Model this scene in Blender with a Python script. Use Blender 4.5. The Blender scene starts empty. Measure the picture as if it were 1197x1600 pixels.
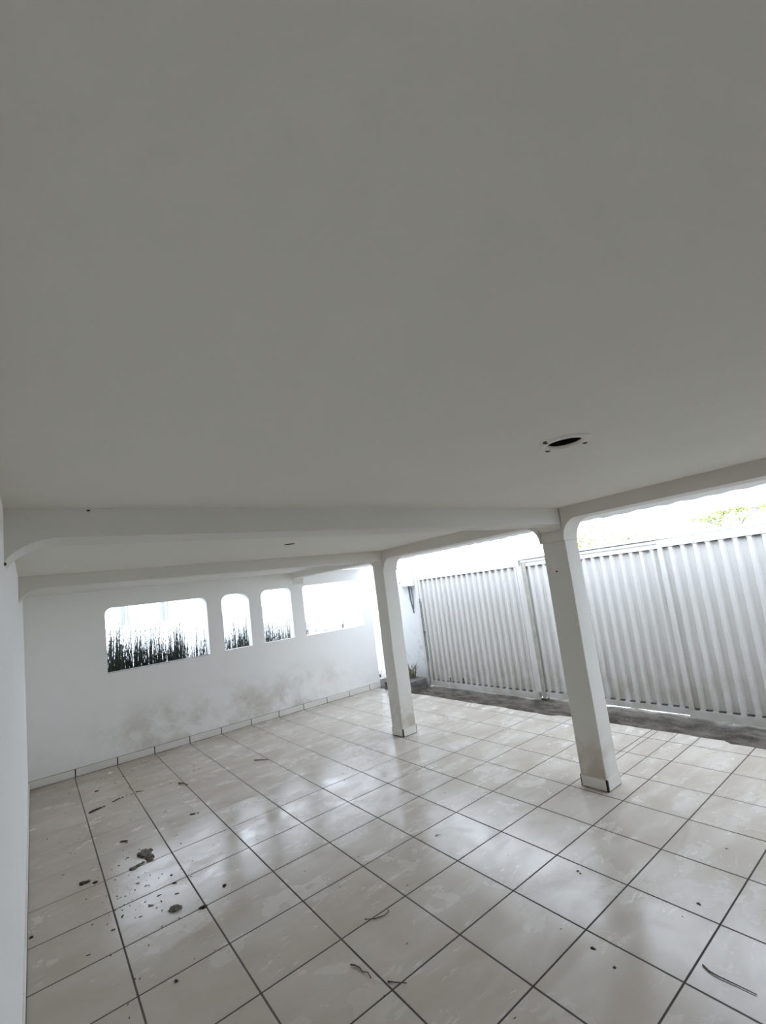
import bpy, bmesh, math, random
from mathutils import Vector, Matrix, noise

# ------------------------------------------------------------------ camera, world, exposure
K = 0.48 / 0.42            # one floor tile is 0.48 m; measurements below are taken with a 0.42 tile
scene = bpy.context.scene
COL = scene.collection

def rot_axes(yaw, pitch, roll):
    cy, sy, cp, sp = math.cos(yaw), math.sin(yaw), math.cos(pitch), math.sin(pitch)
    f = Vector((sy*cp, cy*cp, sp)); r0 = Vector((cy, -sy, 0)); u0 = r0.cross(f)
    r = r0*math.cos(roll) + u0*math.sin(roll)
    u = -r0*math.sin(roll) + u0*math.cos(roll)
    return r, u, f

r_, u_, f_ = rot_axes(0.6694, 0.1205, -0.1273)
cam_data = bpy.data.cameras.new('camera'); cam = bpy.data.objects.new('camera', cam_data); COL.objects.link(cam)
cam.matrix_world = Matrix(((r_.x, u_.x, -f_.x, 0.0812*K), (r_.y, u_.y, -f_.y, -3.9679*K),
                           (r_.z, u_.z, -f_.z, 1.7097*K), (0, 0, 0, 1)))
cam_data.sensor_fit = 'AUTO'; cam_data.sensor_width = 36
cam_data.lens = 717.2568*36/1600
cam_data.shift_x = -8.7575/1600; cam_data.shift_y = 29.521/1600
cam_data.clip_start = 0.01; cam_data.clip_end = 300
scene.camera = cam

SKY_STRENGTH = 6.0
world = bpy.data.worlds.new('sky'); scene.world = world; world.use_nodes = True
wn = world.node_tree; bg = wn.nodes['Background']
bg.inputs['Color'].default_value = (0.845, 0.945, 1.10, 1); bg.inputs['Strength'].default_value = SKY_STRENGTH

scene.view_settings.view_transform = 'Standard'
scene.view_settings.look = 'None'
scene.view_settings.gamma = 1
scene.view_settings.use_curve_mapping = False
scene.view_settings.exposure = 0.0
scene.cycles.max_bounces = 14
scene.cycles.diffuse_bounces = 10
scene.cycles.glossy_bounces = 4
scene.cycles.use_denoising = True
scene.cycles.sample_clamp_indirect = 8

# ------------------------------------------------------------------ materials
def new_mat(name):
    m = bpy.data.materials.new(name); m.use_nodes = True
    nt = m.node_tree
    return m, nt, nt.nodes['Principled BSDF']

def N(nt, kind, **kw):
    n = nt.nodes.new(kind)
    for k, v in kw.items(): setattr(n, k, v)
    return n

def math_node(nt, op, a, b=None, clamp=False):
    n = N(nt, 'ShaderNodeMath', operation=op, use_clamp=clamp)
    for i, v in enumerate((a, b)):
        if v is None: continue
        if isinstance(v, (int, float)): n.inputs[i].default_value = v
        else: nt.links.new(v, n.inputs[i])
    return n.outputs[0]

def coords(nt):
    g = N(nt, 'ShaderNodeNewGeometry'); return g.outputs['Position']

def noise_fac(nt, vec, scale, detail=4, rough=0.55, dist=0.0):
    n = N(nt, 'ShaderNodeTexNoise'); n.inputs['Scale'].default_value = scale
    n.inputs['Detail'].default_value = detail; n.inputs['Roughness'].default_value = rough
    n.inputs['Distortion'].default_value = dist
    nt.links.new(vec, n.inputs['Vector']); return n.outputs['Fac']

def ramp(nt, fac, lo, hi, smooth=True):
    n = N(nt, 'ShaderNodeMapRange'); n.clamp = True
    if smooth: n.interpolation_type = 'SMOOTHSTEP'
    nt.links.new(fac, n.inputs['Value'])
    n.inputs['From Min'].default_value = lo; n.inputs['From Max'].default_value = hi
    return n.outputs['Result']

def mix(nt, fac, a, b):
    n = N(nt, 'ShaderNodeMix', data_type='RGBA')
    if isinstance(fac, (int, float)): n.inputs[0].default_value = fac
    else: nt.links.new(fac, n.inputs[0])
    for s, v in ((6, a), (7, b)):
        if isinstance(v, tuple): n.inputs[s].default_value = (*v, 1)
        else: nt.links.new(v, n.inputs[s])
    return n.outputs[2]

def bump(nt, bsdf, height, strength, dist=0.01):
    n = N(nt, 'ShaderNodeBump'); n.inputs['Strength'].default_value = strength
    n.inputs['Distance'].default_value = dist
    nt.links.new(height, n.inputs['Height']); nt.links.new(n.outputs['Normal'], bsdf.inputs['Normal'])

def plain(name, col, rough=0.6, spec=0.4, var=0.06, scale=6, metallic=0.0, bmp=0.0):
    m, nt, b = new_mat(name)
    p = coords(nt)
    f = noise_fac(nt, p, scale)
    d = tuple(c*(1-var*2) for c in col); l = tuple(min(1, c*(1+var)) for c in col)
    nt.links.new(mix(nt, f, d, l), b.inputs['Base Color'])
    b.inputs['Roughness'].default_value = rough
    b.inputs['Specular IOR Level'].default_value = spec
    b.inputs['Metallic'].default_value = metallic
    if bmp: bump(nt, b, noise_fac(nt, p, scale*8), bmp)
    return m

def plaster(name, col, dirt=None):
    """white painted plaster; dirt = smudges kept to a box of the wall"""
    m, nt, b = new_mat(name)
    p = coords(nt)
    base = mix(nt, noise_fac(nt, p, 1.3, 3), tuple(c*0.96 for c in col), tuple(min(1, c*1.03) for c in col))
    sep = N(nt, 'ShaderNodeSeparateXYZ'); nt.links.new(p, sep.inputs[0])
    fine = noise_fac(nt, p, 30, 3)
    if dirt == 'wall':
        patch = ramp(nt, noise_fac(nt, p, 1.9, 7, 0.66, 0.3), 0.38, 0.68)
        low = math_node(nt, 'SUBTRACT', 1.0, ramp(nt, sep.outputs['Z'], 0.28, 0.95))
        xm = math_node(nt, 'MULTIPLY', ramp(nt, sep.outputs['X'], 0.35, 1.6), math_node(nt, 'SUBTRACT', 1.0, ramp(nt, sep.outputs['X'], 3.6, 5.2)))
        f = math_node(nt, 'MULTIPLY', math_node(nt, 'MULTIPLY', patch, low), math_node(nt, 'ADD', math_node(nt, 'MULTIPLY', xm, 0.7), 0.15))
        base = mix(nt, f, base, (0.54, 0.50, 0.43))
        smudge = ramp(nt, noise_fac(nt, p, 5.5, 5, 0.6, 0.6), 0.62, 0.74)
        f2 = math_node(nt, 'MULTIPLY', math_node(nt, 'MULTIPLY', smudge, low), math_node(nt, 'MULTIPLY', xm, 0.55))
        base = mix(nt, f2, base, (0.42, 0.42, 0.41))
    if dirt == 'pillar':
        low = math_node(nt, 'SUBTRACT', 1.0, ramp(nt, sep.outputs['Z'], 0.10, 0.62))
        patch = ramp(nt, noise_fac(nt, p, 4.0, 6, 0.6, 0.5), 0.36, 0.66)
        f = math_node(nt, 'MULTIPLY', math_node(nt, 'MULTIPLY', patch, low), 0.8)
        base = mix(nt, f, base, (0.46, 0.40, 0.31))
    if dirt == 'yard':
        patch = ramp(nt, noise_fac(nt, p, 3.0, 6, 0.65, 0.3), 0.56, 0.68)
        low = math_node(nt, 'SUBTRACT', 1.0, ramp(nt, sep.outputs['Z'], 0.6, 2.2))
        base = mix(nt, math_node(nt, 'MULTIPLY', math_node(nt, 'MULTIPLY', patch, low), 0.5), base, (0.35, 0.37, 0.38))
    nt.links.new(base, b.inputs['Base Color'])
    b.inputs['Roughness'].default_value = 0.75; b.inputs['Specular IOR Level'].default_value = 0.25
    bump(nt, b, math_node(nt, 'ADD', math_node(nt, 'MULTIPLY', noise_fac(nt, p, 5, 2), 2.0), math_node(nt, 'MULTIPLY', fine, 0.35)), 0.25, 0.006)
    return m

WHITE = (0.875, 0.87, 0.85)
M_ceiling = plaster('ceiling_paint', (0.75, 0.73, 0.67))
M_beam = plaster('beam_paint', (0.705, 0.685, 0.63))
M_wall = plaster('wall_paint', WHITE, 'wall')
M_side = plaster('side_wall_paint', WHITE)
M_house = plaster('house_wall_paint', (0.36, 0.33, 0.29))  # dark tone for the unseen wall, chosen to cut bounce on the beams
M_pillar = plaster('pillar_paint', (0.715, 0.70, 0.655), 'pillar')
M_yard = plaster('yard_wall_paint', (0.70, 0.71, 0.71), 'yard')
M_skirt = plain('skirting_tile', (0.77, 0.74, 0.69), 0.3, 0.5, 0.05, 4)
M_grout = plain('dark_grout', (0.055, 0.05, 0.045), 0.9, 0.2, 0.2, 30)
def gate_mat():
    m, nt, b = new_mat('white_gate_paint')
    p = coords(nt)
    sep = N(nt, 'ShaderNodeSeparateXYZ'); nt.links.new(p, sep.inputs[0])
    mp = N(nt, 'ShaderNodeMapping'); mp.inputs['Scale'].default_value = (1, 1, 0.12); nt.links.new(p, mp.inputs[0])
    base = mix(nt, noise_fac(nt, mp.outputs[0], 9, 4), (0.60, 0.59, 0.56), (0.68, 0.675, 0.65))
    grime_shade = math_node(nt, 'SUBTRACT', 1.0, ramp(nt, sep.outputs['Z'], 0.05, 0.9))  # grime at the foot; its reach raised to paint in the lower gate's shade
    f = math_node(nt, 'MULTIPLY', math_node(nt, 'MULTIPLY', ramp(nt, noise_fac(nt, p, 5, 5), 0.3, 0.7), grime_shade), 0.6)
    base = mix(nt, f, base, (0.44, 0.40, 0.33))
    nt.links.new(base, b.inputs['Base Color'])
    b.inputs['Roughness'].default_value = 0.45; b.inputs['Specular IOR Level'].default_value = 0.4
    bump(nt, b, noise_fac(nt, mp.outputs[0], 7, 3), 0.35, 0.012)
    return m
M_gate = gate_mat()
M_gate_shade = plain('gate_shade_tan', (0.55, 0.53, 0.47), 0.6, 0.3, 0.25, 7)  # tan tone of the shaded strip between two gate leaves
M_rust = plain('rusty_iron', (0.10, 0.075, 0.055), 0.8, 0.3, 0.3, 20)
M_black = plain('dark_cavity', (0.018, 0.016, 0.014), 0.9, 0.1, 0.3, 20)
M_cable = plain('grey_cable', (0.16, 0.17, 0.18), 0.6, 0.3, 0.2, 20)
M_box = plain('white_plastic', (0.88, 0.88, 0.87), 0.4, 0.5, 0.02, 4)
M_concrete = plain('dark_concrete', (0.17, 0.165, 0.15), 0.9, 0.2, 0.28, 9, bmp=0.5)
M_concrete_pale = plain('pale_concrete', (0.42, 0.40, 0.37), 0.9, 0.2, 0.2, 6, bmp=0.4)
M_pave = plain('street_concrete', (0.62, 0.61, 0.58), 0.9, 0.2, 0.06, 2)
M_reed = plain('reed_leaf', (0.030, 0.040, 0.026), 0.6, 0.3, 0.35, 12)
M_leaf = plain('tree_leaf', (0.30, 0.33, 0.12), 0.6, 0.3, 0.3, 5)
M_bark = plain('pale_bark', (0.50, 0.47, 0.42), 0.9, 0.2, 0.2, 6)
M_weed = plain('dry_weed', (0.20, 0.19, 0.13), 0.8, 0.2, 0.3, 20)
M_lint = plain('grey_dust', (0.36, 0.33, 0.30), 1.0, 0.05, 0.5, 45, bmp=0.8)
M_dirt = plain('dark_dirt', (0.13, 0.11, 0.095), 1.0, 0.05, 0.35, 60, bmp=0.8)
M_twig = plain('brown_twig', (0.13, 0.10, 0.08), 0.9, 0.1, 0.2, 60)
M_post = plain('grey_post_paint', (0.25, 0.265, 0.28), 0.7, 0.3, 0.05, 4)

def soil_mat():
    m, nt, b = new_mat('littered_soil')
    p = coords(nt)
    mp = N(nt, 'ShaderNodeMapping'); mp.inputs['Scale'].default_value = (1, 0.55, 1); nt.links.new(p, mp.inputs[0])
    a = mix(nt, ramp(nt, noise_fac(nt, mp.outputs[0], 6, 6, 0.65), 0.35, 0.65), (0.05, 0.043, 0.036), (0.14, 0.123, 0.10))
    a = mix(nt, ramp(nt, noise_fac(nt, p, 38, 4, 0.7), 0.62, 0.74), a, (0.46, 0.42, 0.36))
    a = mix(nt, ramp(nt, noise_fac(nt, p, 22, 4, 0.7), 0.60, 0.70), a, (0.06, 0.052, 0.045))
    nt.links.new(a, b.inputs['Base Color'])
    b.inputs['Roughness'].default_value = 0.95; b.inputs['Specular IOR Level'].default_value = 0.15
    bump(nt, b, noise_fac(nt, p, 30, 5, 0.7), 0.9, 0.02)
    return m
M_soil = soil_mat()

def floor_mat():
    """glazed 48 cm tiles, dark open joints, chalky smears; extra cut courses beside the open yard"""
    m, nt, b = new_mat('glazed_floor_tiles')
    p = coords(nt)
    sep = N(nt, 'ShaderNodeSeparateXYZ'); nt.links.new(p, sep.inputs[0])
    T = 0.42*K
    tx = math_node(nt, 'DIVIDE', sep.outputs['X'], T)
    ty = math_node(nt, 'DIVIDE', sep.outputs['Y'], T)
    def line(t, w, off=0.0):
        s = math_node(nt, 'ADD', t, 100.5 - off)
        fr = math_node(nt, 'ABSOLUTE', math_node(nt, 'SUBTRACT', math_node(nt, 'FRACT', s), 0.5))
        return math_node(nt, 'SUBTRACT', 1.0, ramp(nt, fr, w*0.7, w*1.25))
    def single(t, at, w):
        d = math_node(nt, 'ABSOLUTE', math_node(nt, 'SUBTRACT', t, at))
        return math_node(nt, 'SUBTRACT', 1.0, ramp(nt, d, w*0.7, w*1.25))
    wear = ramp(nt, noise_fac(nt, p, 0.9, 3), 0.35, 0.62)
    lx = math_node(nt, 'MULTIPLY', line(tx, 0.0112), math_node(nt, 'ADD', math_node(nt, 'MULTIPLY', wear, 0.12), 0.88))
    # joints running across: worn pale towards the rear wall
    rear = math_node(nt, 'SUBTRACT', 1.0, math_node(nt, 'MULTIPLY', ramp(nt, sep.outputs['Y'], -0.6, 1.1), 0.72))
    ly = math_node(nt, 'MULTIPLY', line(ty, 0.0100), rear)
    outer = ramp(nt, tx, 8.45, 8.47)
    ex = math_node(nt, 'MAXIMUM', single(ty, -4.14, 0.008), single(ty, -4.55, 0.008))
    ex = math_node(nt, 'MULTIPLY', ex, outer)
    grout = math_node(nt, 'MAXIMUM', math_node(nt, 'MAXIMUM', lx, ly), ex)
    # tile body: each tile a little different
    comb = N(nt, 'ShaderNodeCombineXYZ')
    nt.links.new(math_node(nt, 'FLOOR', tx), comb.inputs[0]); nt.links.new(math_node(nt, 'FLOOR', ty), comb.inputs[1])
    wn_ = N(nt, 'ShaderNodeTexWhiteNoise', noise_dimensions='3D'); nt.links.new(comb.outputs[0], wn_.inputs['Vector'])
    add = N(nt, 'ShaderNodeVectorMath', operation='MULTIPLY_ADD'); nt.links.new(wn_.outputs['Color'], add.inputs[0])
    add.inputs[1].default_value = (7, 7, 7); nt.links.new(p, add.inputs[2])
    q = add.outputs[0]
    cloud = ramp(nt, noise_fac(nt, q, 2.2, 4, 0.5, 0.3), 0.25, 0.75)
    base = mix(nt, cloud, (0.435, 0.385, 0.325), (0.50, 0.455, 0.395))
    # brownish film in the far left corner
    film = math_node(nt, 'MULTIPLY', math_node(nt, 'SUBTRACT', 1.0, ramp(nt, sep.outputs['X'], 0.2, 3.6)), ramp(nt, sep.outputs['Y'], -1.6, 2.6))
    film = math_node(nt, 'MULTIPLY', film, ramp(nt, noise_fac(nt, p, 1.2, 4), 0.30, 0.62))
    base = mix(nt, math_node(nt, 'MULTIPLY', film, 0.55), base, (0.33, 0.26, 0.215))
    # chalky smears and scuffs
    near = ramp(nt, sep.outputs['X'], 0.6, 2.6)
    st = N(nt, 'ShaderNodeMapping'); st.inputs['Rotation'].default_value = (0, 0, 0.6); st.inputs['Scale'].default_value = (0.55, 1.5, 1); nt.links.new(p, st.inputs[0])
    sm = ramp(nt, noise_fac(nt, st.outputs[0], 3.2, 3, 0.5, 0.6), 0.38, 0.76)
    base = mix(nt, math_node(nt, 'MULTIPLY', sm, math_node(nt, 'ADD', math_node(nt, 'MULTIPLY', near, 0.22), 0.06)), base, (0.78, 0.77, 0.75))
    st2 = N(nt, 'ShaderNodeMapping'); st2.inputs['Rotation'].default_value = (0, 0, 0.9); st2.inputs['Scale'].default_value = (0.5, 1.7, 1); nt.links.new(p, st2.inputs[0])
    sc = math_node(nt, 'MULTIPLY', ramp(nt, noise_fac(nt, st2.outputs[0], 17, 3, 0.6, 0.8), 0.58, 0.72), ramp(nt, noise_fac(nt, p, 2.2, 2), 0.45, 0.65))
    base = mix(nt, math_node(nt, 'MULTIPLY', sc, 0.38), base, (0.84, 0.82, 0.78))
    dk = ramp(nt, noise_fac(nt, p, 6, 6, 0.7, 0.6), 0.66, 0.78)
    base = mix(nt, math_node(nt, 'MULTIPLY', dk, 0.35), base, (0.28, 0.25, 0.22))
    gcol = mix(nt, noise_fac(nt, p, 8), (0.035, 0.030, 0.028), (0.075, 0.066, 0.06))
    col = mix(nt, grout, base, gcol)
    nt.links.new(col, b.inputs['Base Color'])
    rg = math_node(nt, 'ADD', 0.07, math_node(nt, 'MULTIPLY', ramp(nt, noise_fac(nt, p, 2.6, 6, 0.65, 0.5), 0.3, 0.7), 0.19))
    rg = math_node(nt, 'ADD', rg, math_node(nt, 'MULTIPLY', sm, 0.10))
    rg = math_node(nt, 'ADD', rg, math_node(nt, 'MULTIPLY', near, 0.03))
    nt.links.new(math_node(nt, 'MAXIMUM', rg, math_node(nt, 'MULTIPLY', grout, 0.9)), b.inputs['Roughness'])
    b.inputs['Specular IOR Level'].default_value = 0.33
    h = math_node(nt, 'SUBTRACT', math_node(nt, 'MULTIPLY', noise_fac(nt, q, 1.4, 2), 0.6), math_node(nt, 'MULTIPLY', grout, 0.5))
    bump(nt, b, h, 0.30, 0.008)
    return m
M_floor = floor_mat()

# ------------------------------------------------------------------ builders
def put(name, bm, mat, parent=None, kind=None, smooth=False, bevel=0.0, base_origin=True):
    """bm vertices are absolute, in tile units of 0.42; scaled by K and made relative to the parent or own base"""
    bmesh.ops.recalc_face_normals(bm, faces=bm.faces)
    vs = [v.co*K for v in bm.verts]
    if parent is not None: org = parent.location.copy()
    elif base_origin:
        xs = [v.x for v in vs]; ys = [v.y for v in vs]; zs = [v.z for v in vs]
        org = Vector(((min(xs)+max(xs))/2, (min(ys)+max(ys))/2, min(zs)))
    else: org = Vector((0, 0, 0))
    for v, c in zip(bm.verts, vs): v.co = c - org
    me = bpy.data.meshes.new(name); bm.to_mesh(me); bm.free()
    if smooth:
        for p in me.polygons: p.use_smooth = True
    me.materials.append(mat)
    o = bpy.data.objects.new(name, me); COL.objects.link(o)
    if parent is not None: o.parent = parent
    else: o.location = org
    if bevel:
        b = o.modifiers.new('bevel', 'BEVEL'); b.width = bevel; b.segments = 2; b.limit_method = 'ANGLE'; b.angle_limit = 0.7
    if kind: o['kind'] = kind
    return o

def tag(o, label, cat, group=None):
    o['label'] = label; o['category'] = cat
    if group: o['group'] = group
    return o

def thing(name, label, cat, loc, group=None):
    o = bpy.data.objects.new(name, None); COL.objects.link(o)
    o.location = Vector(loc)*K; o.empty_display_size = 0.1
    return tag(o, label, cat, group)

def box(bm, x0, x1, y0, y1, z0, z1):
    v = [bm.verts.new(c) for c in ((x0,y0,z0),(x1,y0,z0),(x1,y1,z0),(x0,y1,z0),(x0,y0,z1),(x1,y0,z1),(x1,y1,z1),(x0,y1,z1))]
    for f in ((0,3,2,1),(4,5,6,7),(0,1,5,4),(1,2,6,5),(2,3,7,6),(3,0,4,7)): bm.faces.new([v[i] for i in f])
    return v

def boxes(*bs):
    bm = bmesh.new()
    for b in bs: box(bm, *b)
    return bm

def prism(bm, pts, axis, a, b):
    """closed outline pts (2D) extruded along axis from a to b; concave outlines are fine"""
    def mk(t, p):
        if axis == 'x': return (t, p[0], p[1])
        if axis == 'y': return (p[0], t, p[1])
        return (p[0], p[1], t)
    A = [bm.verts.new(mk(a, p)) for p in pts]; B = [bm.verts.new(mk(b, p)) for p in pts]
    bm.faces.new(A); bm.faces.new(list(reversed(B)))
    n = len(pts)
    for i in range(n): bm.faces.new((A[i], A[(i+1) % n], B[(i+1) % n], B[i]))

def arc(cx, cz, rx, rz, a0, a1, n=10):
    return [(cx + rx*math.cos(math.radians(a0+(a1-a0)*i/n)), cz + rz*math.sin(math.radians(a0+(a1-a0)*i/n))) for i in range(n+1)]

def holed(outer, holes, axis, a, b):
    """slab with holes: caps filled by triangle_fill, sides bridged"""
    bm = bmesh.new()
    def mk(t, p):
        if axis == 'y': return (p[0], t, p[1])
        if axis == 'x': return (t, p[0], p[1])
        return (p[0], p[1], t)
    loops = []
    for t in (a, b):
        edges = []; lv = []
        for loop in [outer]+holes:
            vs = [bm.verts.new(mk(t, p)) for p in loop]; lv.append(vs)
            for i in range(len(vs)): edges.append(bm.edges.new((vs[i], vs[(i+1) % len(vs)])))
        loops.append(lv)
        bmesh.ops.triangle_fill(bm, use_beauty=True, use_dissolve=False, edges=edges)
    for va, vb in zip(*loops):
        n = len(va)
        for i in range(n): bm.faces.new((va[i], va[(i+1) % n], vb[(i+1) % n], vb[i]))
    return bm

def tube(bm, pts, r, sides=6, taper=1.0):
    pts = [Vector(p) for p in pts]; rings = []
    for i, p in enumerate(pts):
        d = (pts[min(i+1, len(pts)-1)] - pts[max(i-1, 0)]).normalized()
        a = d.orthogonal().normalized(); b = d.cross(a)
        rr = r*(1-(1-taper)*i/max(1, len(pts)-1))
        rings.append([bm.verts.new(p + (a*math.cos(2*math.pi*k/sides)+b*math.sin(2*math.pi*k/sides))*rr) for k in range(sides)])
    for r0, r1 in zip(rings, rings[1:]):
        for k in range(sides): bm.faces.new((r0[k], r0[(k+1) % sides], r1[(k+1) % sides], r1[k]))
    bm.faces.new(rings[0][::-1]); bm.faces.new(rings[-1])

# ------------------------------------------------------------------ the setting
CEIL = 2.155; BB = 2.033          # ceiling, beam bottom
YB = 2.85; YS = -5.6              # rear wall, wall behind the viewer

# floor slab with its ragged yard-side edge
rnd = random.Random(4)
edge = []
y = 2.83
while y > YS:
    ex = 4.80 + 0.035*noise.noise(Vector((y*2.3, 0, 3))) + (0.045 if y < -2.28 else 0.0)*0
    if -2.32 < y < -0.6: ex += 0.055
    edge.append((ex + rnd.uniform(-.006, .006), y)); y -= 0.07
bm = bmesh.new()
out = [(-0.02, YB+0.02), (4.82, YB+0.02)] + edge + [(4.80, YS), (-0.02, YS)]
prism(bm, out, 'z', -0.05, 0.0)
put('floor', bm, M_floor, kind='structure')

# ceiling slab with two light holes
H1 = (1.640, -3.100, 0.060); H2 = (1.704, -0.635, 0.046)
circ = lambda h, n=28: [(h[0]+h[2]*math.cos(2*math.pi*i/n), h[1]+h[2]*math.sin(2*math.pi*i/n)) for i in range(n)]
bm = holed([(-0.2, YS-0.15), (3.61, YS-0.15), (3.61, YB+0.14), (-0.2, YB+0.14)], [circ(H1), circ(H2)], 'z', CEIL, CEIL+0.14)
cz = lambda x, y: CEIL + 0.0055*(x-3.4) - 0.005*(y+1.965) + 0.003
for v in bm.verts: v.co.z += 0.0055*(v.co.x-3.4) - 0.005*(v.co.y+1.965) + 0.003
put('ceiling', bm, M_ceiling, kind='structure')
put('roof', boxes((-0.2, 3.63, YS-0.15, YB+0.16, CEIL+0.17, CEIL+0.23)), M_side, kind='structure')

# walls
bm = boxes((-0.2, 0.0, YS-0.15, YB, -0.05, CEIL))
for v in bm.verts:
    if v.co.x > -0.1:
        if v.co.z > 1: v.co.x += 0.022 if v.co.y < 0 else 0.0
        elif v.co.y < 0: v.co.x += 0.008
bmesh.ops.triangulate(bm, faces=bm.faces)
put('wall_left', bm, M_side, kind='structure')
put('wall_front', boxes((0.0, 3.40, YS-0.15, YS, -0.05, CEIL)), M_house, kind='structure')

def opening(x0, x1, z0, z1, rl, rr, rzl=None, rzr=None):
    rzl = rzl or rl; rzr = rzr or rr
    pts = [(x0, z0), (x1, z0)] + arc(x1-rr, z1-rzr, rr, rzr, 0, 90, 8) + arc(x0+rl, z1-rzl, rl, rzl, 90, 180, 8)
    return pts
wins = [opening(0.800, 2.035, 1.090, 1.893, 0.085, 0.085),
        opening(2.245, 2.650, 1.102, 1.897, 0.12, 0.16, 0.10, 0.13),
        opening(2.843, 3.335, 1.104, 1.900, 0.10, 0.07),
        opening(3.545, 4.668, 1.104, 1.905, 0.06, 0.09)]
bm = holed([(-0.2, -0.05), (4.860, -0.05), (4.860, 2.09), (3.62, 2.13), (3.62, CEIL-0.001), (-0.2, CEIL-0.001)], wins, 'y', YB, YB+0.14)
put('wall_back', bm, M_wall, kind='structure')
put('trim_3', boxes((0.802, 2.033, YB+0.004, YB+0.136, 1.089, 1.0935)), M_concrete, kind='structure')
put('trim_4', boxes((2.247, 2.648, YB+0.006, YB+0.136, 1.101, 1.1050)), M_concrete_pale, kind='structure')
put('trim_5', boxes((2.845, 3.333, YB+0.006, YB+0.136, 1.103, 1.1070)), M_concrete_pale, kind='structure')
# skirting
bm = bmesh.new()
joints = [0.0, .428, .852, 1.262, 1.685, 2.10, 2.525, 2.95, 3.36, 3.775, 4.20, 4.62, 4.855]
for a, b in zip(joints, joints[1:]): box(bm, a+0.006, b-0.006, YB-0.016, YB, 0.004, 0.086)
put('baseboard_back', bm, M_skirt, kind='structure', bevel=0.002)
put('trim_1', boxes((0.0, 4.855, YB-0.006, YB, 0.0, 0.088)), M_grout, kind='structure')
bm = bmesh.new()
y = YB-0.03
while y > YS+0.1:
    y2 = max(y-0.42, YS); box(bm, 0.0, 0.012, y2+0.004, y-0.004, 0.006, 0.086); y -= 0.42
put('baseboard_left', bm, M_skirt, kind='structure', bevel=0.002)
put('trim_2', boxes((0.0, 0.014, YS, YB, 0.0, 0.006)), M_grout, kind='structure')

# yard: soil strip, street, rear yard, boundary walls
bm = bmesh.new()
nx, ny = 16, 150
grid = [[None]*(ny+1) for _ in range(nx+1)]
for i in range(nx+1):
    for j in range(ny+1):
        x = 4.55 + i*0.95/nx; yy = YS + j*(3.0-YS)/ny
        z = -0.024 + 0.020*noise.noise(Vector((x*5, yy*4, 0))) + 0.012*noise.noise(Vector((x*16, yy*14, 5)))
        if x < 4.86: z = min(z, -0.008) - 0.01
        grid[i][j] = bm.verts.new((x, yy, z))
for i in range(nx):
    for j in range(ny): bm.faces.new((grid[i][j], grid[i+1][j], grid[i+1][j+1], grid[i][j+1]))
put('ground_soil_strip', bm, M_soil, kind='structure', smooth=True)
put('ground_street', boxes((-12, 40, -25, 30, -0.16, -0.055)), M_pave, kind='structure')
put('wall_yard_side', boxes((5.35, 5.50, 2.11, 6.6, -0.05, 2.28)), M_yard, kind='structure')
put('wall_yard_front', boxes((3.60, 5.50, YS-0.15, YS, -0.05, 2.5)), M_yard, kind='structure')
put('wall_yard_rear', boxes((-3.0, 5.35, 6.4, 6.6, -0.05, 1.60)), M_yard, kind='structure')
put('wall_yard_left', boxes((-3.0, -2.8, 2.0, 6.4, -0.05, 2.4)), M_yard, kind='structure')

# eave over the yard side, ending in a wavy row of plastered roof tiles
bm = bmesh.new()
ey = [YS + i*0.03 for i in range(int((YB+0.1-YS)/0.03)+1)]
prev = None
for yy in ey:
    xo = 4.47 + 0.05*(yy+2.6)*(yy > -2.6)*(yy < 0.2) + 0.14*(yy >= 0.2) + max(0, min(0.16, (yy-1.3)*0.16)) + 0.010*math.sin(yy*21) + 0.05*noise.noise(Vector((yy*1.7, 2, 0)))  # rear end pushed further out to shade the rear wall
    zo = 2.112 + 0.004*math.sin(yy*33+1) + 0.010*noise.noise(Vector((yy*4, 7, 0)))
    row = [bm.verts.new(c) for c in ((3.60, yy, 2.135), (xo, yy, zo), (xo, yy, zo+0.05), (3.60, yy, 2.36))]
    if prev:
        for k in range(4): bm.faces.new((prev[k], prev[(k+1) % 4], row[(k+1) % 4], row[k]))
    else: bm.faces.new(row)
    prev = row
bm.faces.new(prev[::-1])
put('roof_eave', bm, M_side, kind='structure')

# ------------------------------------------------------------------ beams
def arcade(name, y0, y1, fil0, fil1, BB, x0=3.405, x1=3.606):
    """beam along the arcade between y0<y1, quarter-round haunches fil0 / fil1 at its ends"""
    pts = [(y0, CEIL+0.04), (y0, BB-fil0[1])]
    if fil0[0]: pts += [p for p in arc(y0+fil0[0], BB-fil0[1], fil0[0], fil0[1], 180, 90, 10)][1:]
    else: pts[-1] = (y0, BB)
    if fil1[0]: pts += [p for p in arc(y1-fil1[0], BB-fil1[1], fil1[0], fil1[1], 90, 0, 10)]
    else: pts.append((y1, BB))
    pts.append((y1, CEIL+0.04))
    bm = bmesh.new(); prism(bm, pts, 'x', x0, x1)
    return put(name, bm, M_beam, bevel=0.004*K)
C1 = (3.378, 3.578, 0.404, 0.606)       # pillar footprints
C2 = (3.418, 3.608, -1.967, -1.755)
FH = 0.135
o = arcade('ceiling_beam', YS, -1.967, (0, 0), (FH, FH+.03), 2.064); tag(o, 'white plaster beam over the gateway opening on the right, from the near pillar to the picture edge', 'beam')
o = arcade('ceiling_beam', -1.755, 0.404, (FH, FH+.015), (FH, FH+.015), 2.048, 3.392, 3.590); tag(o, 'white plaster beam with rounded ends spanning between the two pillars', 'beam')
o = arcade('ceiling_beam', 0.606, YB, (0.11, 0.12), (0.03, 0.10), 2.036, 3.392, 3.578); tag(o, 'short white beam from the far pillar to the rear wall between the third and fourth openings', 'beam')

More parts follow.
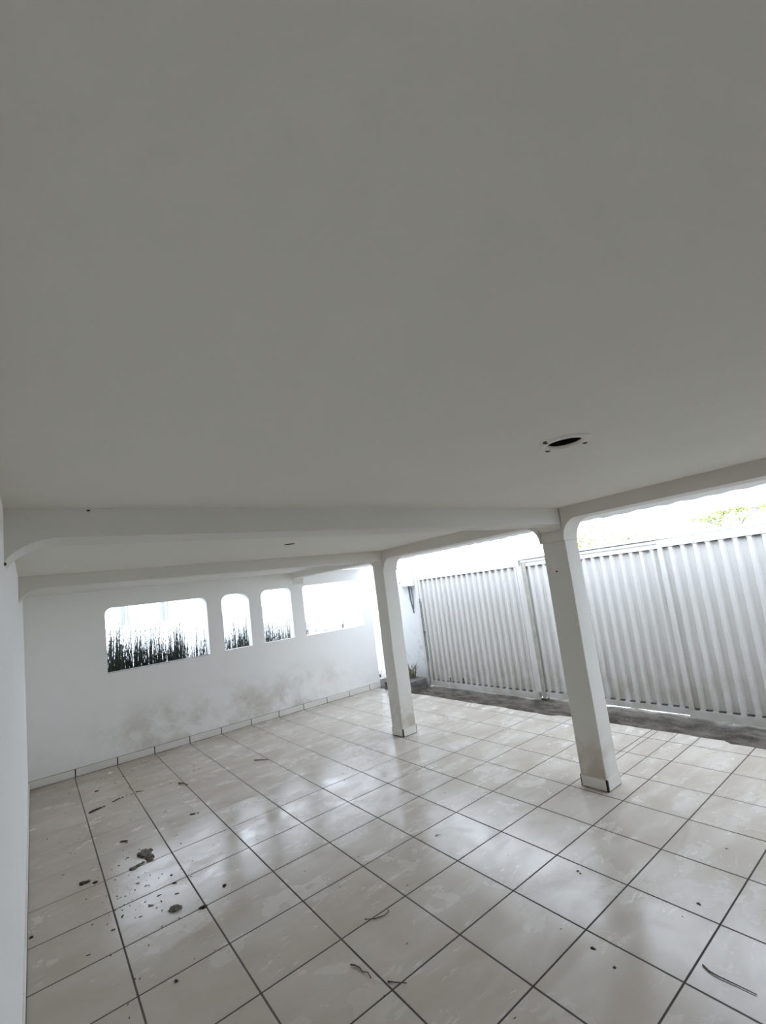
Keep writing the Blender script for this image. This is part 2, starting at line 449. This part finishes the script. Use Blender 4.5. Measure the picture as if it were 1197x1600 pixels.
def cross(y0, y1, xe, label, rx=0.17, rz=0.125):
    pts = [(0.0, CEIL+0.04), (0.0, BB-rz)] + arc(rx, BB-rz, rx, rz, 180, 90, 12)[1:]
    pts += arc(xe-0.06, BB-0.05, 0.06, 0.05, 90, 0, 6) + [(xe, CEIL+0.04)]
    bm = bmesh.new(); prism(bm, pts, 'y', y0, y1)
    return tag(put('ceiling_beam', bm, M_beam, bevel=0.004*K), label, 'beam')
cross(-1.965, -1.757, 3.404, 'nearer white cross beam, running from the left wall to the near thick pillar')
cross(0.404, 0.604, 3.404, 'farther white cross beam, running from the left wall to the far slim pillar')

# ------------------------------------------------------------------ pillars
def pillar(c, label, top):
    x0, x1, y0, y1 = c
    t = thing('pillar', label, 'pillar', ((x0+x1)/2, (y0+y1)/2, 0), 'pillars between garage and yard')
    bm = bmesh.new()
    # shaft, slightly out of true, a haunch corner block on top between the beams
    e = 0.002
    rings = []
    for z in (0.0, 0.5, 1.0, 1.5, BB-0.134):
        w = 0.0025*math.sin(z*5)
        rings.append([bm.verts.new(p) for p in ((x0+e+w, y0+e, z), (x1-e+w, y0+e, z), (x1-e+w, y1-e, z), (x0+e+w, y1-e, z))])
    bm.faces.new(rings[0][::-1]); bm.faces.new(rings[-1])
    for a, b in zip(rings, rings[1:]):
        for k in range(4): bm.faces.new((a[k], a[(k+1) % 4], b[(k+1) % 4], b[k]))
    put('shaft', bm, M_pillar, t, bevel=0.006)
    put('capital', boxes((x0+e, x1-e, y0+e*0.2, y1-e*0.2, BB-0.134, CEIL+0.02)), M_beam, t, bevel=0.003)
    s = 0.008; h = 0.086; g = 0.009
    for b in ((x0-s, x0+e, y0+g, y1-g, 0.006, h), (x1-e, x1+s, y0+g, y1-g, 0.006, h),
              (x0+g, x1-g, y0-s, y0+e, 0.006, h), (x0+g, x1-g, y1-e, y1+s, 0.006, h)):
        put('plinth_tile', boxes(b), M_skirt, t, bevel=0.0015)
    put('grout', boxes((x0-0.002, x1+0.002, y0-0.002, y1+0.002, 0.0, h-0.002)), M_grout, t)
    return t
pillar(C1, 'slim white square pillar farther back, in the middle of the picture', True)
pillar(C2, 'nearer and larger white square pillar on the right, scuffed at its foot', True)

# ------------------------------------------------------------------ gate
def gate_leaf(y0, y1, x, z0, z1, label, rail=0.078, stile=0.045, period=0.113, phase=0.0):
    """x = inner face; U-channel frame, trapezoid sheet behind its lips"""
    t = thing('gate_leaf', label, 'gate', (x+0.03, (y0+y1)/2, z0), 'white metal gate leaves')
    d = 0.055; w = 0.004
    def rail_bm(za, zb, web_top):
        b = [(x, x+w, y0, y1, za, zb), (x+d-w, x+d, y0, y1, za, zb)]
        b.append((x+w, x+d-w, y0, y1, zb-w, zb) if web_top else (x+w, x+d-w, y0, y1, za, za+w))
        return boxes(*b)
    put('top_rail', rail_bm(z1-rail, z1, True), M_gate, t)
    put('bottom_rail', rail_bm(z0, z0+rail*1.05, False), M_gate, t)
    for a, b in ((y0, y0+stile), (y1-stile, y1)):
        put('stile', boxes((x-0.002, x+d, a, b, z0+rail*1.05-0.002, z1-rail+0.002)), M_gate, t, bevel=0.002)
    bm = bmesh.new()
    seq = [(0.0, 0.0), (0.030, 0.0), (0.048, 0.034), (0.095, 0.034)]
    n = int((y1-y0)/period)+2
    ys, ye = y0+stile*0.8, y1-stile*0.8
    pts = []
    for i in range(-1, n+1):
        for a, dep in seq:
            pts.append((y0 + phase + i*period + a, x+w+0.003+dep+0.0012*noise.noise(Vector((i*3.1, a*40, y0)))))
    pts = [p for p in pts if ys < p[0] < ye]
    slot = 0.010
    za, zb = z0+rail*1.05+slot, z1-rail-slot
    ring = [(p[1], p[0]) for p in pts] + [(p[1]+0.002, p[0]) for p in reversed(pts)]
    prism(bm, ring, 'z', za, zb)
    for i in range(-1, n+1):                       # the front ridges run on to the rails, the hollows stop short
        c = y0+phase+i*period
        if ys < c-0.006 and c+0.028 < ye:
            for a, b in ((z0+rail*1.05-0.004, za+0.001), (zb-0.001, z1-rail+0.004)):
                box(bm, x+w+0.003, x+w+0.006, c-0.010, c+0.040, a, b)
    put('corrugated_sheet', bm, M_gate, t)
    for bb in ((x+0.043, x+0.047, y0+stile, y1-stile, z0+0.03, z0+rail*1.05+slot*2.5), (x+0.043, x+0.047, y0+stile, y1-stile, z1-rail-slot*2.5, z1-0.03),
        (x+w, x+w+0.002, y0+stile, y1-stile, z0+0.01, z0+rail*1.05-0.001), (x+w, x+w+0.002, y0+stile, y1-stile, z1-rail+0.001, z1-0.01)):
        put('slot_shade_plate', boxes(bb), M_cable, t)  # dark plates added inside the rails to deepen the shade in the slots
    return t
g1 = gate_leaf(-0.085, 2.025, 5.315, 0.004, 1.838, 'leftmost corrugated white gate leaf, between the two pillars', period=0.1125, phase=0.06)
put('handle', boxes((5.290, 5.315, 1.995, 2.030, 0.87, 0.895), (5.306, 5.315, 2.004, 2.010, 0.4, 1.4)), M_cable, g1)
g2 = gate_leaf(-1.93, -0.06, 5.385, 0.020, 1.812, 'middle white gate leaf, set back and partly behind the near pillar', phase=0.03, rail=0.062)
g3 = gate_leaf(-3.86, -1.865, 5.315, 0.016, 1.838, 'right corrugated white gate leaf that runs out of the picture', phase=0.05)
put('gate_leaf_closer', boxes((5.31, 5.37, YS, -3.90, -0.04, 1.84)), M_gate, kind='structure').name = 'wall_beside_gate'

# extra drip stains at the foot of the left leaf
for yy, zz in ((1.56, 0.11), (1.27, 0.13)):
    put('rust_spot', boxes((5.3215, 5.3235, yy-0.012, yy+0.012, 0.075, 0.075+zz*0.75)), M_rust, g1)

t = thing('gate_track', 'thin white overhead rail along the top of the gate leaves', 'rail', (5.41, -1.0, 1.85))
put('rail_beam', boxes((5.375, 5.455, -3.9, 2.06, 1.847, 1.874)), M_gate, t, bevel=0.002)
put('guide_strip', boxes((5.376, 5.38, -3.9, 2.05, 1.806, 1.834), (5.45, 5.454, -3.9, 2.05, 1.806, 1.86)), M_gate, t)
put('bracket', boxes((5.36, 5.46, 2.03, 2.06, 1.80, 1.874)), M_gate, t)
t = thing('gate_post', 'white steel post at the left end of the gate, taller than the leaves', 'post', (5.34, 2.065, 0))
put('upright', boxes((5.305, 5.375, 2.036, 2.108, -0.04, 2.36)), M_gate, t, bevel=0.003)
put('gap_strip', boxes((5.300, 5.306, 2.030, 2.040, 0.02, 1.45)), M_cable, t)  # dark grey strip laid in the thin gap beside the left leaf
t = thing('gate_gap_shade', 'narrow tan strip added as the shade where the left and middle gate leaves meet', 'post', (5.38, -0.11, 0))
put('upright', boxes((5.374, 5.382, -0.145, -0.090, 0.0, 1.80)), M_gate_shade, t, bevel=0.002)  # added strip, its tan colours in the shaded gap between the leaves
put('strip_foot', boxes((5.35, 5.42, -0.16, -0.08, -0.03, 0.004)), M_rust, t)

# ------------------------------------------------------------------ meter box on the yard wall
t = thing('meter_box', 'white electricity meter box hung high on the yard wall beside the gate', 'box', (5.30, 2.33, 1.66))
put('casing', boxes((5.235, 5.35, 2.135, 2.52, 1.675, 2.25)), M_box, t, bevel=0.004)
put('door', boxes((5.226, 5.235, 2.150, 2.505, 1.69, 2.235)), M_box, t, bevel=0.003)
put('latch', boxes((5.220, 5.226, 2.40, 2.415, 1.74, 1.765)), M_black, t)
bm = bmesh.new(); tube(bm, [(5.325, 2.30, 1.675), (5.33, 2.30, 1.45), (5.34, 2.27, 1.25), (5.35, 2.27, 1.2)], 0.014, 8, 0.6)
tag(put('cable', bm, M_cable, smooth=True), 'thicker grey cable hanging below the white meter box', 'cable', 'cables under the meter box')
bm = bmesh.new(); tube(bm, [(5.325, 2.24, 1.675), (5.335, 2.235, 1.5), (5.345, 2.25, 1.35), (5.35, 2.26, 1.28)], 0.009, 8, 0.6)
tag(put('cable', bm, M_cable, smooth=True), 'thinner grey cable beside the gate post, below the meter box', 'cable', 'cables under the meter box')

# ------------------------------------------------------------------ concrete blocks by the gate
def rough_block(name, x0, x1, y0, y1, z0, z1, mat, seed, amp=0.012):
    bm = bmesh.new(); box(bm, x0, x1, y0, y1, z0, z1)
    bmesh.ops.subdivide_edges(bm, edges=bm.edges[:], cuts=6, use_grid_fill=True)
    for v in bm.verts:
        if v.co.z > z0+1e-4: v.co += Vector((noise.noise(v.co*9+Vector((seed, 0, 0))), noise.noise(v.co*9+Vector((0, seed, 0))), noise.noise(v.co*9+Vector((0, 0, seed)))))*amp
    return put(name, bm, mat, smooth=False)
tag(rough_block('concrete_block', 4.78, 5.29, 2.10, 2.62, -0.03, 0.118, M_concrete, 3.0, 0.02), 'dark rough concrete block on the ground at the left foot of the gate', 'block')
tag(rough_block('concrete_step', 4.88, 5.32, 3.02, 3.5, -0.055, 0.085, M_concrete_pale, 8.0, 0.006), 'low grey concrete step outside, just past the right end of the rear wall', 'step')

def weed(x, y, z, n, h, seed, label, spread=0.10):
    r = random.Random(seed); bm = bmesh.new(); blades = []
    for i in range(n):
        a = r.uniform(0, 6.28); b = Vector((x+r.uniform(-spread, spread)*0.6, y+r.uniform(-spread, spread)*0.6, z))
        hh = h*r.uniform(0.5, 1); lean = r.uniform(0.1, 0.7)*hh
        mid = b+Vector((math.cos(a)*lean*.4, math.sin(a)*lean*.4, hh*.65)); tip = b+Vector((math.cos(a)*lean, math.sin(a)*lean, hh))
        tip.x = min(tip.x, 5.33)
        tube(bm, [b, mid, tip], 0.010, 4, 0.15); blades.append((b, mid))
    for i in range(n*2):
        b0, m0 = blades[i % n]; p = b0.lerp(m0, r.uniform(.1, 1))
        s = r.uniform(.012, .03); a = Vector((r.gauss(0, 1), r.gauss(0, 1), r.gauss(0, .6))).normalized(); b = a.orthogonal().normalized()
        vs = [bm.verts.new(p+a*s), bm.verts.new(p+b*s*.5), bm.verts.new(p-a*s), bm.verts.new(p-b*s*.5)]
        bm.faces.new(vs)
    return tag(put('weed', bm, M_weed), label, 'plant', 'weeds by the gate')
weed(5.19, 2.38, 0.105, 34, 0.26, 5, 'scraggly dry weed growing on the dark concrete block by the gate')
weed(5.10, 3.26, 0.08, 12, 0.22, 9, 'small dark weed on the grey step past the end of the rear wall', 0.08)

# ------------------------------------------------------------------ reeds behind the rear wall
def reed_mesh(seed, n=40, r0=0.085):
    r = random.Random(seed); bm = bmesh.new()
    for i in range(n):
        a = r.uniform(0, 6.28); q = r0*math.sqrt(r.random()); b = Vector((math.cos(a)*q, math.sin(a)*q*0.8, 0))
        h = r.uniform(0.68, 1.0) if r.random() < .86 else r.uniform(1.0, 1.2)
        lean = r.uniform(0.0, 0.14); la = a+r.uniform(-.8, .8)
        dirv = Vector((math.cos(la)*lean+r.uniform(-.02, .12), math.sin(la)*lean*.6, 0))
        pts = [b, b+dirv*.25+Vector((0, 0, h*.5)), b+dirv*.6+Vector((0, 0, h*.8)), b+dirv+Vector((0, 0, h))]
        tube(bm, pts, 0.0105, 4, 0.15)
        for k in range(9):        # short scale-like side shoots near the tip
            tt = 0.55+0.45*k/9; p = b+dirv*(tt*tt)+Vector((0, 0, h*tt))
            aa = r.uniform(0, 6.28); v = Vector((math.cos(aa), math.sin(aa), 0.9))*0.026*(1.25-tt)*2
            w = v.orthogonal().normalized()*0.007
            bm.faces.new([bm.verts.new(p-w), bm.verts.new(p+v), bm.verts.new(p+w)])
    return bm
protos = []
for s in range(5):
    bm = reed_mesh(s+20)
    for v in bm.verts: v.co *= K
    me = bpy.data.meshes.new('spiky_reed'); bm.to_mesh(me); bm.free(); me.materials.append(M_reed); protos.append(me)
r = random.Random(11)
WIN = [(1.15, 'tall dense dark spiky reeds at the left end of the widest wall opening', 'reeds at the left of the widest opening'),
       (1.75, 'dark spiky reeds in the middle of the widest wall opening', 'reeds in the middle of the widest opening'),
       (2.25, 'thinner dark reeds at the right end of the widest wall opening', 'reeds at the right of the widest opening'),
       (2.98, 'tuft of dark spiky reeds behind the narrow arched second opening', 'reeds behind the second opening'),
       (3.80, 'tuft of low dark reeds behind the third opening', 'reeds behind the third opening'),
       (9.0, 'sparse low reed tips showing behind the fourth, rightmost opening', 'reeds behind the rightmost opening')]
i = 0
for row, (yr, dx) in enumerate(((3.22, 0.14), (3.42, 0.15), (3.62, 0.17))):
    x = 0.66+row*0.05
    while x < 5.0:
        if x < 2.3: h = 1.48-0.10*(x-0.8)+ (0.02 if row == 0 else -0.04*row)
        elif x < 3.1: h = 1.36-0.03*row
        elif x < 4.0: h = 1.25-0.03*row
        else: h = 1.12-0.02*row
        if x > 3.9 and row > 0: break
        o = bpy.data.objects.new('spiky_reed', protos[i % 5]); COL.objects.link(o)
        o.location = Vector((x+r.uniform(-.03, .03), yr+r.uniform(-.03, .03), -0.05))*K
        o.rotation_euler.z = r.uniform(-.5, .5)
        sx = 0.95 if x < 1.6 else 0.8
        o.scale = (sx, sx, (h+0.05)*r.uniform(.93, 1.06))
        for lim, lab, grp in WIN:
            if x < lim: tag(o, lab, 'plant', grp); break
        i += 1
        x += dx*(1.0 if x < 1.5 else 1.35 if x < 3.2 else 1.8)*r.uniform(.85, 1.15)
# grey posts standing on the far wall
for x0, x1, lab in ((1.45, 1.58, 'left pale grey post standing far behind the leftmost opening'), (2.17, 2.30, 'right pale grey post standing far behind the leftmost opening')):
    t = thing('veranda_post', lab, 'post', ((x0+x1)/2, 6.5, 1.60), 'grey posts behind the rear wall')
    put('post_shaft', boxes((x0, x0+0.075, 6.45, 6.52, 1.60, 2.9)), M_post, t)
    put('downpipe', boxes((x0+0.10, x1, 6.44, 6.47, 1.60, 2.9)), M_post, t)

# ------------------------------------------------------------------ trees over the street
def tree(cx, cy, specs, trunk, seed, label):
    r = random.Random(seed)
    t = thing('street_tree', label, 'tree', (cx, cy, -0.055), 'trees beyond the gate')
    bm = bmesh.new()
    for pts, rad in trunk: tube(bm, pts, rad, 7, 0.45)
    put('trunk', bm, M_bark, t, smooth=True)
    bm = bmesh.new()
    for (px, py, pz, sx, sy, sz, n) in specs:
        for k in range(n):
            p = Vector((px+r.gauss(0, sx), py+r.gauss(0, sy), pz+r.gauss(0, sz))); s = r.uniform(.02, .045)
            a = Vector((r.gauss(0, 1), r.gauss(0, 1), r.gauss(0, .5))).normalized(); b = a.orthogonal().normalized()
            b.rotate(Matrix.Rotation(r.uniform(0, 6.28), 3, a))
            vs = [bm.verts.new(p+a*s), bm.verts.new(p+(a*.2+b*.45)*s), bm.verts.new(p-a*s), bm.verts.new(p+(a*.2-b*.45)*s)]
            bm.faces.new(vs)
    put('foliage', bm, M_leaf, t)
tree(10.0, 1.2, [(9.9, 1.55, 2.16, .2, .22, .10, 330), (10, 1.1, 2.02, .25, .35, .12, 420), (10, 0.75, 2.30, .2, .2, .10, 90), (10, 1.2, 2.5, .2, .1, .07, 70), (10, .3, 2.05, .2, .3, .1, 140), (10, 1.2, 1.5, .35, .5, .25, 900)],
     [([(10, 1.2, -.06), (10.02, 1.15, .8), (10, 1.2, 1.6), (9.95, 1.3, 2.2)], .07), ([(10, 1.2, 1.3), (10, .8, 1.8), (10, .5, 2.1)], .035)],
     3, 'sparse pale green treetop over the gate, right beside the near pillar')
tree(10.0, -1.35, [(10, -1.0, 2.20, .15, .14, .03, 170), (10, -1.30, 2.28, .15, .18, .03, 230), (10, -1.75, 2.27, .15, .20, .02, 130), (10, -1.98, 2.26, .1, .08, .03, 50), (10, -1.1, 2.10, .15, .12, .05, 90), (10, -1.5, 2.10, .15, .12, .05, 60), (10, -.75, 2.22, .1, .06, .015, 14), (10, -2.05, 2.52, .05, .05, .01, 14)],
     [([(10, -1.35, -.06), (10, -1.33, 1.0), (10, -1.36, 1.9), (10, -1.30, 2.1), (10, -1.26, 2.33)], .06), ([(10, -1.36, 1.9), (10, -1.5, 2.12), (10, -1.85, 2.3)], .03), ([(10, -1.33, 1.8), (10, -1.1, 2.05), (10, -.85, 2.2)], .03)],
     5, 'flat-topped yellow-green tree with a pale trunk over the right gate leaf')

# ------------------------------------------------------------------ empty light fittings in the ceiling
def light_hole(h, label, rim):
    cx, cy, rr = h; CEIL = cz(cx, cy)
    t = thing('recessed_light_opening', label, 'light fitting', (cx, cy, CEIL), 'empty light fittings in the ceiling')
    bm = bmesh.new(); n = 28; R0 = rr*0.985
    for k in range(n):
        pass
    low = [bm.verts.new((cx+R0*math.cos(2*math.pi*k/n), cy+R0*math.sin(2*math.pi*k/n), CEIL+0.003)) for k in range(n)]
    top = [bm.verts.new((cx+R0*math.cos(2*math.pi*k/n), cy+R0*math.sin(2*math.pi*k/n), CEIL+0.10)) for k in range(n)]
    for k in range(n): bm.faces.new((low[k], low[(k+1) % n], top[(k+1) % n], top[k]))
    bm.faces.new(top)
    put('housing', bm, M_black, t, smooth=False)
    if rim:
        bm = bmesh.new()
        rs = [(rr*1.02, 0.002), (rr*1.10, -0.007), (rr*1.48, -0.006), (rr*1.62, 0.001)]
        rings = []
        for q, dz in rs:
            rings.append([bm.verts.new((cx+q*(1+.05*noise.noise(Vector((k*.7, q*9, 1))))*math.cos(2*math.pi*k/n), cy+q*(1+.05*noise.noise(Vector((k*.7, q*9, 1))))*math.sin(2*math.pi*k/n), CEIL+dz)) for k in range(n)])
        for a, b in zip(rings, rings[1:]):
            for k in range(n): bm.faces.new((a[k], a[(k+1) % n], b[(k+1) % n], b[k]))
        put('patched_rim', bm, M_ceiling, t, smooth=True)
        for ang in (-20, 75, 165):
            a = math.radians(ang)
            p = (cx+rr*1.5*math.cos(a), cy+rr*1.5*math.sin(a))
            put('screw_hole', boxes((p[0]-.008, p[0]+.008, p[1]-.006, p[1]+.006, CEIL-.0085, CEIL-.002)), M_rust, t)
        bm = bmesh.new(); tube(bm, [(cx-.02, cy+.03, CEIL+.1), (cx-.03, cy+.01, CEIL+.02), (cx-.005, cy-.02, CEIL+.012), (cx+.02, cy, CEIL+.06)], .005, 6)
        put('loose_wire', bm, M_cable, t, smooth=True)
light_hole(H1, 'dark empty recessed light hole with a patched rim in the near ceiling', True)
light_hole(H2, 'small dark light hole in the ceiling between the two cross beams', False)
bm = bmesh.new(); tube(bm, [(0.256, -1.898, CEIL)]*1 + [(0.256, -1.898, CEIL-0.001)], 0.001); bm.free()
bm = boxes((0.252, 0.261, -1.972, -1.964, 2.130, 2.134))
tag(put('ceiling_anchor', bm, M_black), 'tiny black plug at the top of the nearer cross beam, near the left wall', 'wall plug')
bm = bmesh.new(); tube(bm, [(0.012, -1.964, 1.948), (0.012, -1.972, 1.948)], 0.006, 8)
tag(put('wall_plug', bm, M_rust), 'small brown plug low on the left end of the nearer cross beam', 'wall plug')
bm = bmesh.new(); tube(bm, [(3.425, -1.85, 1.663), (3.412, -1.85, 1.661)], 0.006, 8)
tag(put('nail', bm, M_rust), 'small nail in the inner face of the nearer pillar', 'nail')

# ------------------------------------------------------------------ litter on the floor
def clump(pts, rad, hgt, mat, seed):
    """low lump of dirt following pts, lying on the floor"""
    bm = bmesh.new()
    for (x, y), q in zip(pts, rad):
        tmp = bmesh.new(); bmesh.ops.create_icosphere(tmp, subdivisions=3, radius=1)
        mp = {}
        for v in tmp.verts:
            d = v.co.normalized(); k = 1+0.55*noise.noise(d*2.3+Vector((seed, x*9, y*9)))+0.3*noise.noise(d*6+Vector((seed, 0, 0)))
            c = Vector((x+d.x*q*k, y+d.y*q*k, max(0.0005, d.z*hgt*k)))
            mp[v] = bm.verts.new(c)
        for f in tmp.faces: bm.faces.new([mp[v] for v in f.verts])
        tmp.free()
    return bm
litter = [
 ([(0.690, 0.13), (0.705, .075), (0.665, .17), (0.72, .17), (.69, .20), (.70, .03)], [.036, .030, .026, .020, .018, .024], .017, 'grey_lint', 'big grey clump of fluff and dirt on the left floor, the largest one', M_lint),
 ([(0.592, 0.003), (0.625, 0.018), (.655, .03)], [.024, .018, .012], .009, 'grey_lint', 'flat grey dust lump touching the near side of the largest clump', M_lint),
 ([(0.70, -0.722), (.715, -.73), (.685, -.715)], [.026, .02, .018], .016, 'grey_lint', 'dark fuzzy ball of lint alone on the tile near the front', M_lint),
 ([(0.829, -0.844), (.812, -.838)], [.016, .010], .008, 'dirt_clump', 'small dirt clump right on a joint crossing, right of the fuzzy ball', M_dirt),
 ([(0.305, 0.09), (.33, .085), (.296, .10)], [.018, .013, .012], .012, 'dirt_clump', 'dark dirt clump near the left wall, beside a smaller crumb', M_dirt),
 ([(0.369, 0.033)], [.013], .008, 'dirt_clump', 'smaller crumb of dirt just right of the clump by the left wall', M_dirt),
 ([(0.602, 0.52), (.588, .53), (.616, .505)], [.014, .012, .010], .008, 'dirt_clump', 'dark little clump behind the largest grey clump', M_dirt),
 ([(0.46, 1.455), (.485, 1.47), (.512, 1.478), (.54, 1.485), (.57, 1.492)], [.016, .019, .018, .014, .011], .010, 'dirt_clump', 'long dark streak of dirt at the rear left, nearest the first long joint', M_dirt),
 ([(0.655, 1.545), (.68, 1.56), (.705, 1.572), (.735, 1.575)], [.011, .012, .012, .008], .008, 'dirt_clump', 'thin dark streak of dirt right behind the long one', M_dirt),
 ([(0.56, 2.045)], [.017], .008, 'dirt_clump', 'farthest small dirt clump, close to the rear wall', M_dirt),
 ([(1.129, 0.527), (1.11, .54), (1.16, .515)], [.014, .010, .007], .007, 'dirt_clump', 'small dark clump with a faint tail on the third tile column', M_dirt),
 ([(0.985, -0.731), (.98, -.745)], [.011, .007], .006, 'dirt_clump', 'three-cornered brown crumb in the middle of a tile', M_dirt),
 ([(0.767, -0.318)], [.007], .006, 'dirt_clump', 'round black speck inside the bright reflection', M_dirt),
 ([(0.757, -0.430), (.766, -.437)], [.008, .006], .005, 'dirt_clump', 'small dark crumb lying on the joint inside the bright reflection', M_dirt),
 ([(0.595, -0.563), (.605, -.57)], [.010, .008], .004, 'dirt_clump', 'flat grey flake left of the fuzzy ball', M_lint),
 ([(0.450, -0.540), (.456, -.528)], [.005, .005], .005, 'dirt_clump', 'slim dark chip just right of the first long joint', M_dirt),
 ([(0.400, -0.628), (.39, -.627)], [.006, .005], .005, 'dirt_clump', 'tiny chip left of the first long joint, near the front', M_dirt),
 ([(0.574, -1.308), (.572, -1.30)], [.008, .005], .006, 'dirt_clump', 'drop-shaped black chip, the nearest on the left floor', M_dirt),
 ([(0.030, -0.309)], [.010], .008, 'dirt_clump', 'dark crumb against the foot of the left wall', M_dirt),
 ([(2.600, -2.825), (2.595, -2.833)], [.007, .004], .004, 'dirt_clump', 'small dark chip on the right part of the floor', M_dirt),
 ([(2.02, -2.595), (2.021, -2.606)], [.007, .005], .004, 'dirt_clump', 'dark flake left of the nearest black speck, lower right', M_dirt),
 ([(1.986, -2.713)], [.006], .004, 'dirt_clump', 'black speck on the tile nearest the camera, lower right', M_dirt),
 ([(2.463, -2.270), (2.452, -2.290)], [.007, .005], .004, 'dirt_clump', 'grey flake in front of the near pillar', M_lint),
]
for n, (pts, rad, hg, nm, lab, mt) in enumerate(litter):
    tag(put(nm, clump(pts, rad, hg, mt, n*1.7), mt, smooth=True), lab, 'dirt')
twigs = [
 ([(1.203, -1.855), (1.216, -1.875), (1.224, -1.90), (1.221, -1.93), (1.236, -1.95), (1.229, -1.985)], .0035, 'curled dry twig at the bottom centre, left of the joint'),
 ([(1.27, -2.055), (1.286, -2.082), (1.321, -2.124)], .0035, 'short dark twig lying across the joint at the bottom centre'),
 ([(1.417, -1.662), (1.455, -1.700), (1.475, -1.702), (1.505, -1.715), (1.54, -1.712), (1.545, -1.69)], .003, 'thin hooked twig just above the curled one'),
 ([(2.204, -1.371), (2.22, -1.38), (2.236, -1.401)], .0025, 'fine short twig in the middle of the floor'),
 ([(2.232, -2.963), (2.216, -2.991), (2.212, -3.026), (2.216, -3.085), (2.218, -3.150)], .0035, 'long curved dark twig at the lower right of the floor'),
 ([(1.213, 1.418), (1.246, 1.361), (1.27, 1.277)], .007, 'dark twig lying over a joint near the rear wall'),
 ([(0.855, 1.596), (0.886, 1.573), (0.915, 1.542)], .005, 'thin twig at the rear left, on the second long joint'),
 ([(1.98, 1.33), (2.05, 1.26), (2.09, 1.19)], .006, 'dark twig farthest right along the rear of the floor'),
]
for n, (pts, q, lab) in enumerate(twigs):
    bm = bmesh.new(); rr = random.Random(n)
    tube(bm, [(x, y, q*1.02+rr.uniform(0, .003)) for x, y in pts], q, 5, 0.5)
    tag(put('twig', bm, M_twig), lab, 'twig')
# countless crumbs
bm = bmesh.new(); rr = random.Random(8)
def crumb(x, y, s):
    a = rr.uniform(0, 3.14); ca, sa = math.cos(a), math.sin(a); l = s*rr.uniform(1, 2.6)
    v = [bm.verts.new((x+ca*dx*l-sa*dy*s, y+sa*dx*l+ca*dy*s, z)) for z in (0.0004, s*.6) for dx, dy in ((-1, 0), (0, -.7), (1, 0), (0, .7))]
    for f in ((3,2,1,0), (4,5,6,7), (0,1,5,4), (1,2,6,5), (2,3,7,6), (3,0,4,7)): bm.faces.new([v[k] for k in f])
for k in range(95): crumb(max(.03, rr.gauss(.55, .17)), rr.gauss(-.15, .42), rr.uniform(.0018, .0055))
for k in range(45): crumb(rr.uniform(.1, 1.6), rr.uniform(.6, 2.7), rr.uniform(.002, .006))
for k in range(60): crumb(rr.uniform(.3, 3.2), rr.uniform(-3.2, 1.0), rr.uniform(.0015, .0038))
o = put('floor_crumbs', bm, M_dirt); o['kind'] = 'stuff'; tag(o, 'fine dark crumbs of dirt scattered over the tiled floor', 'dirt')
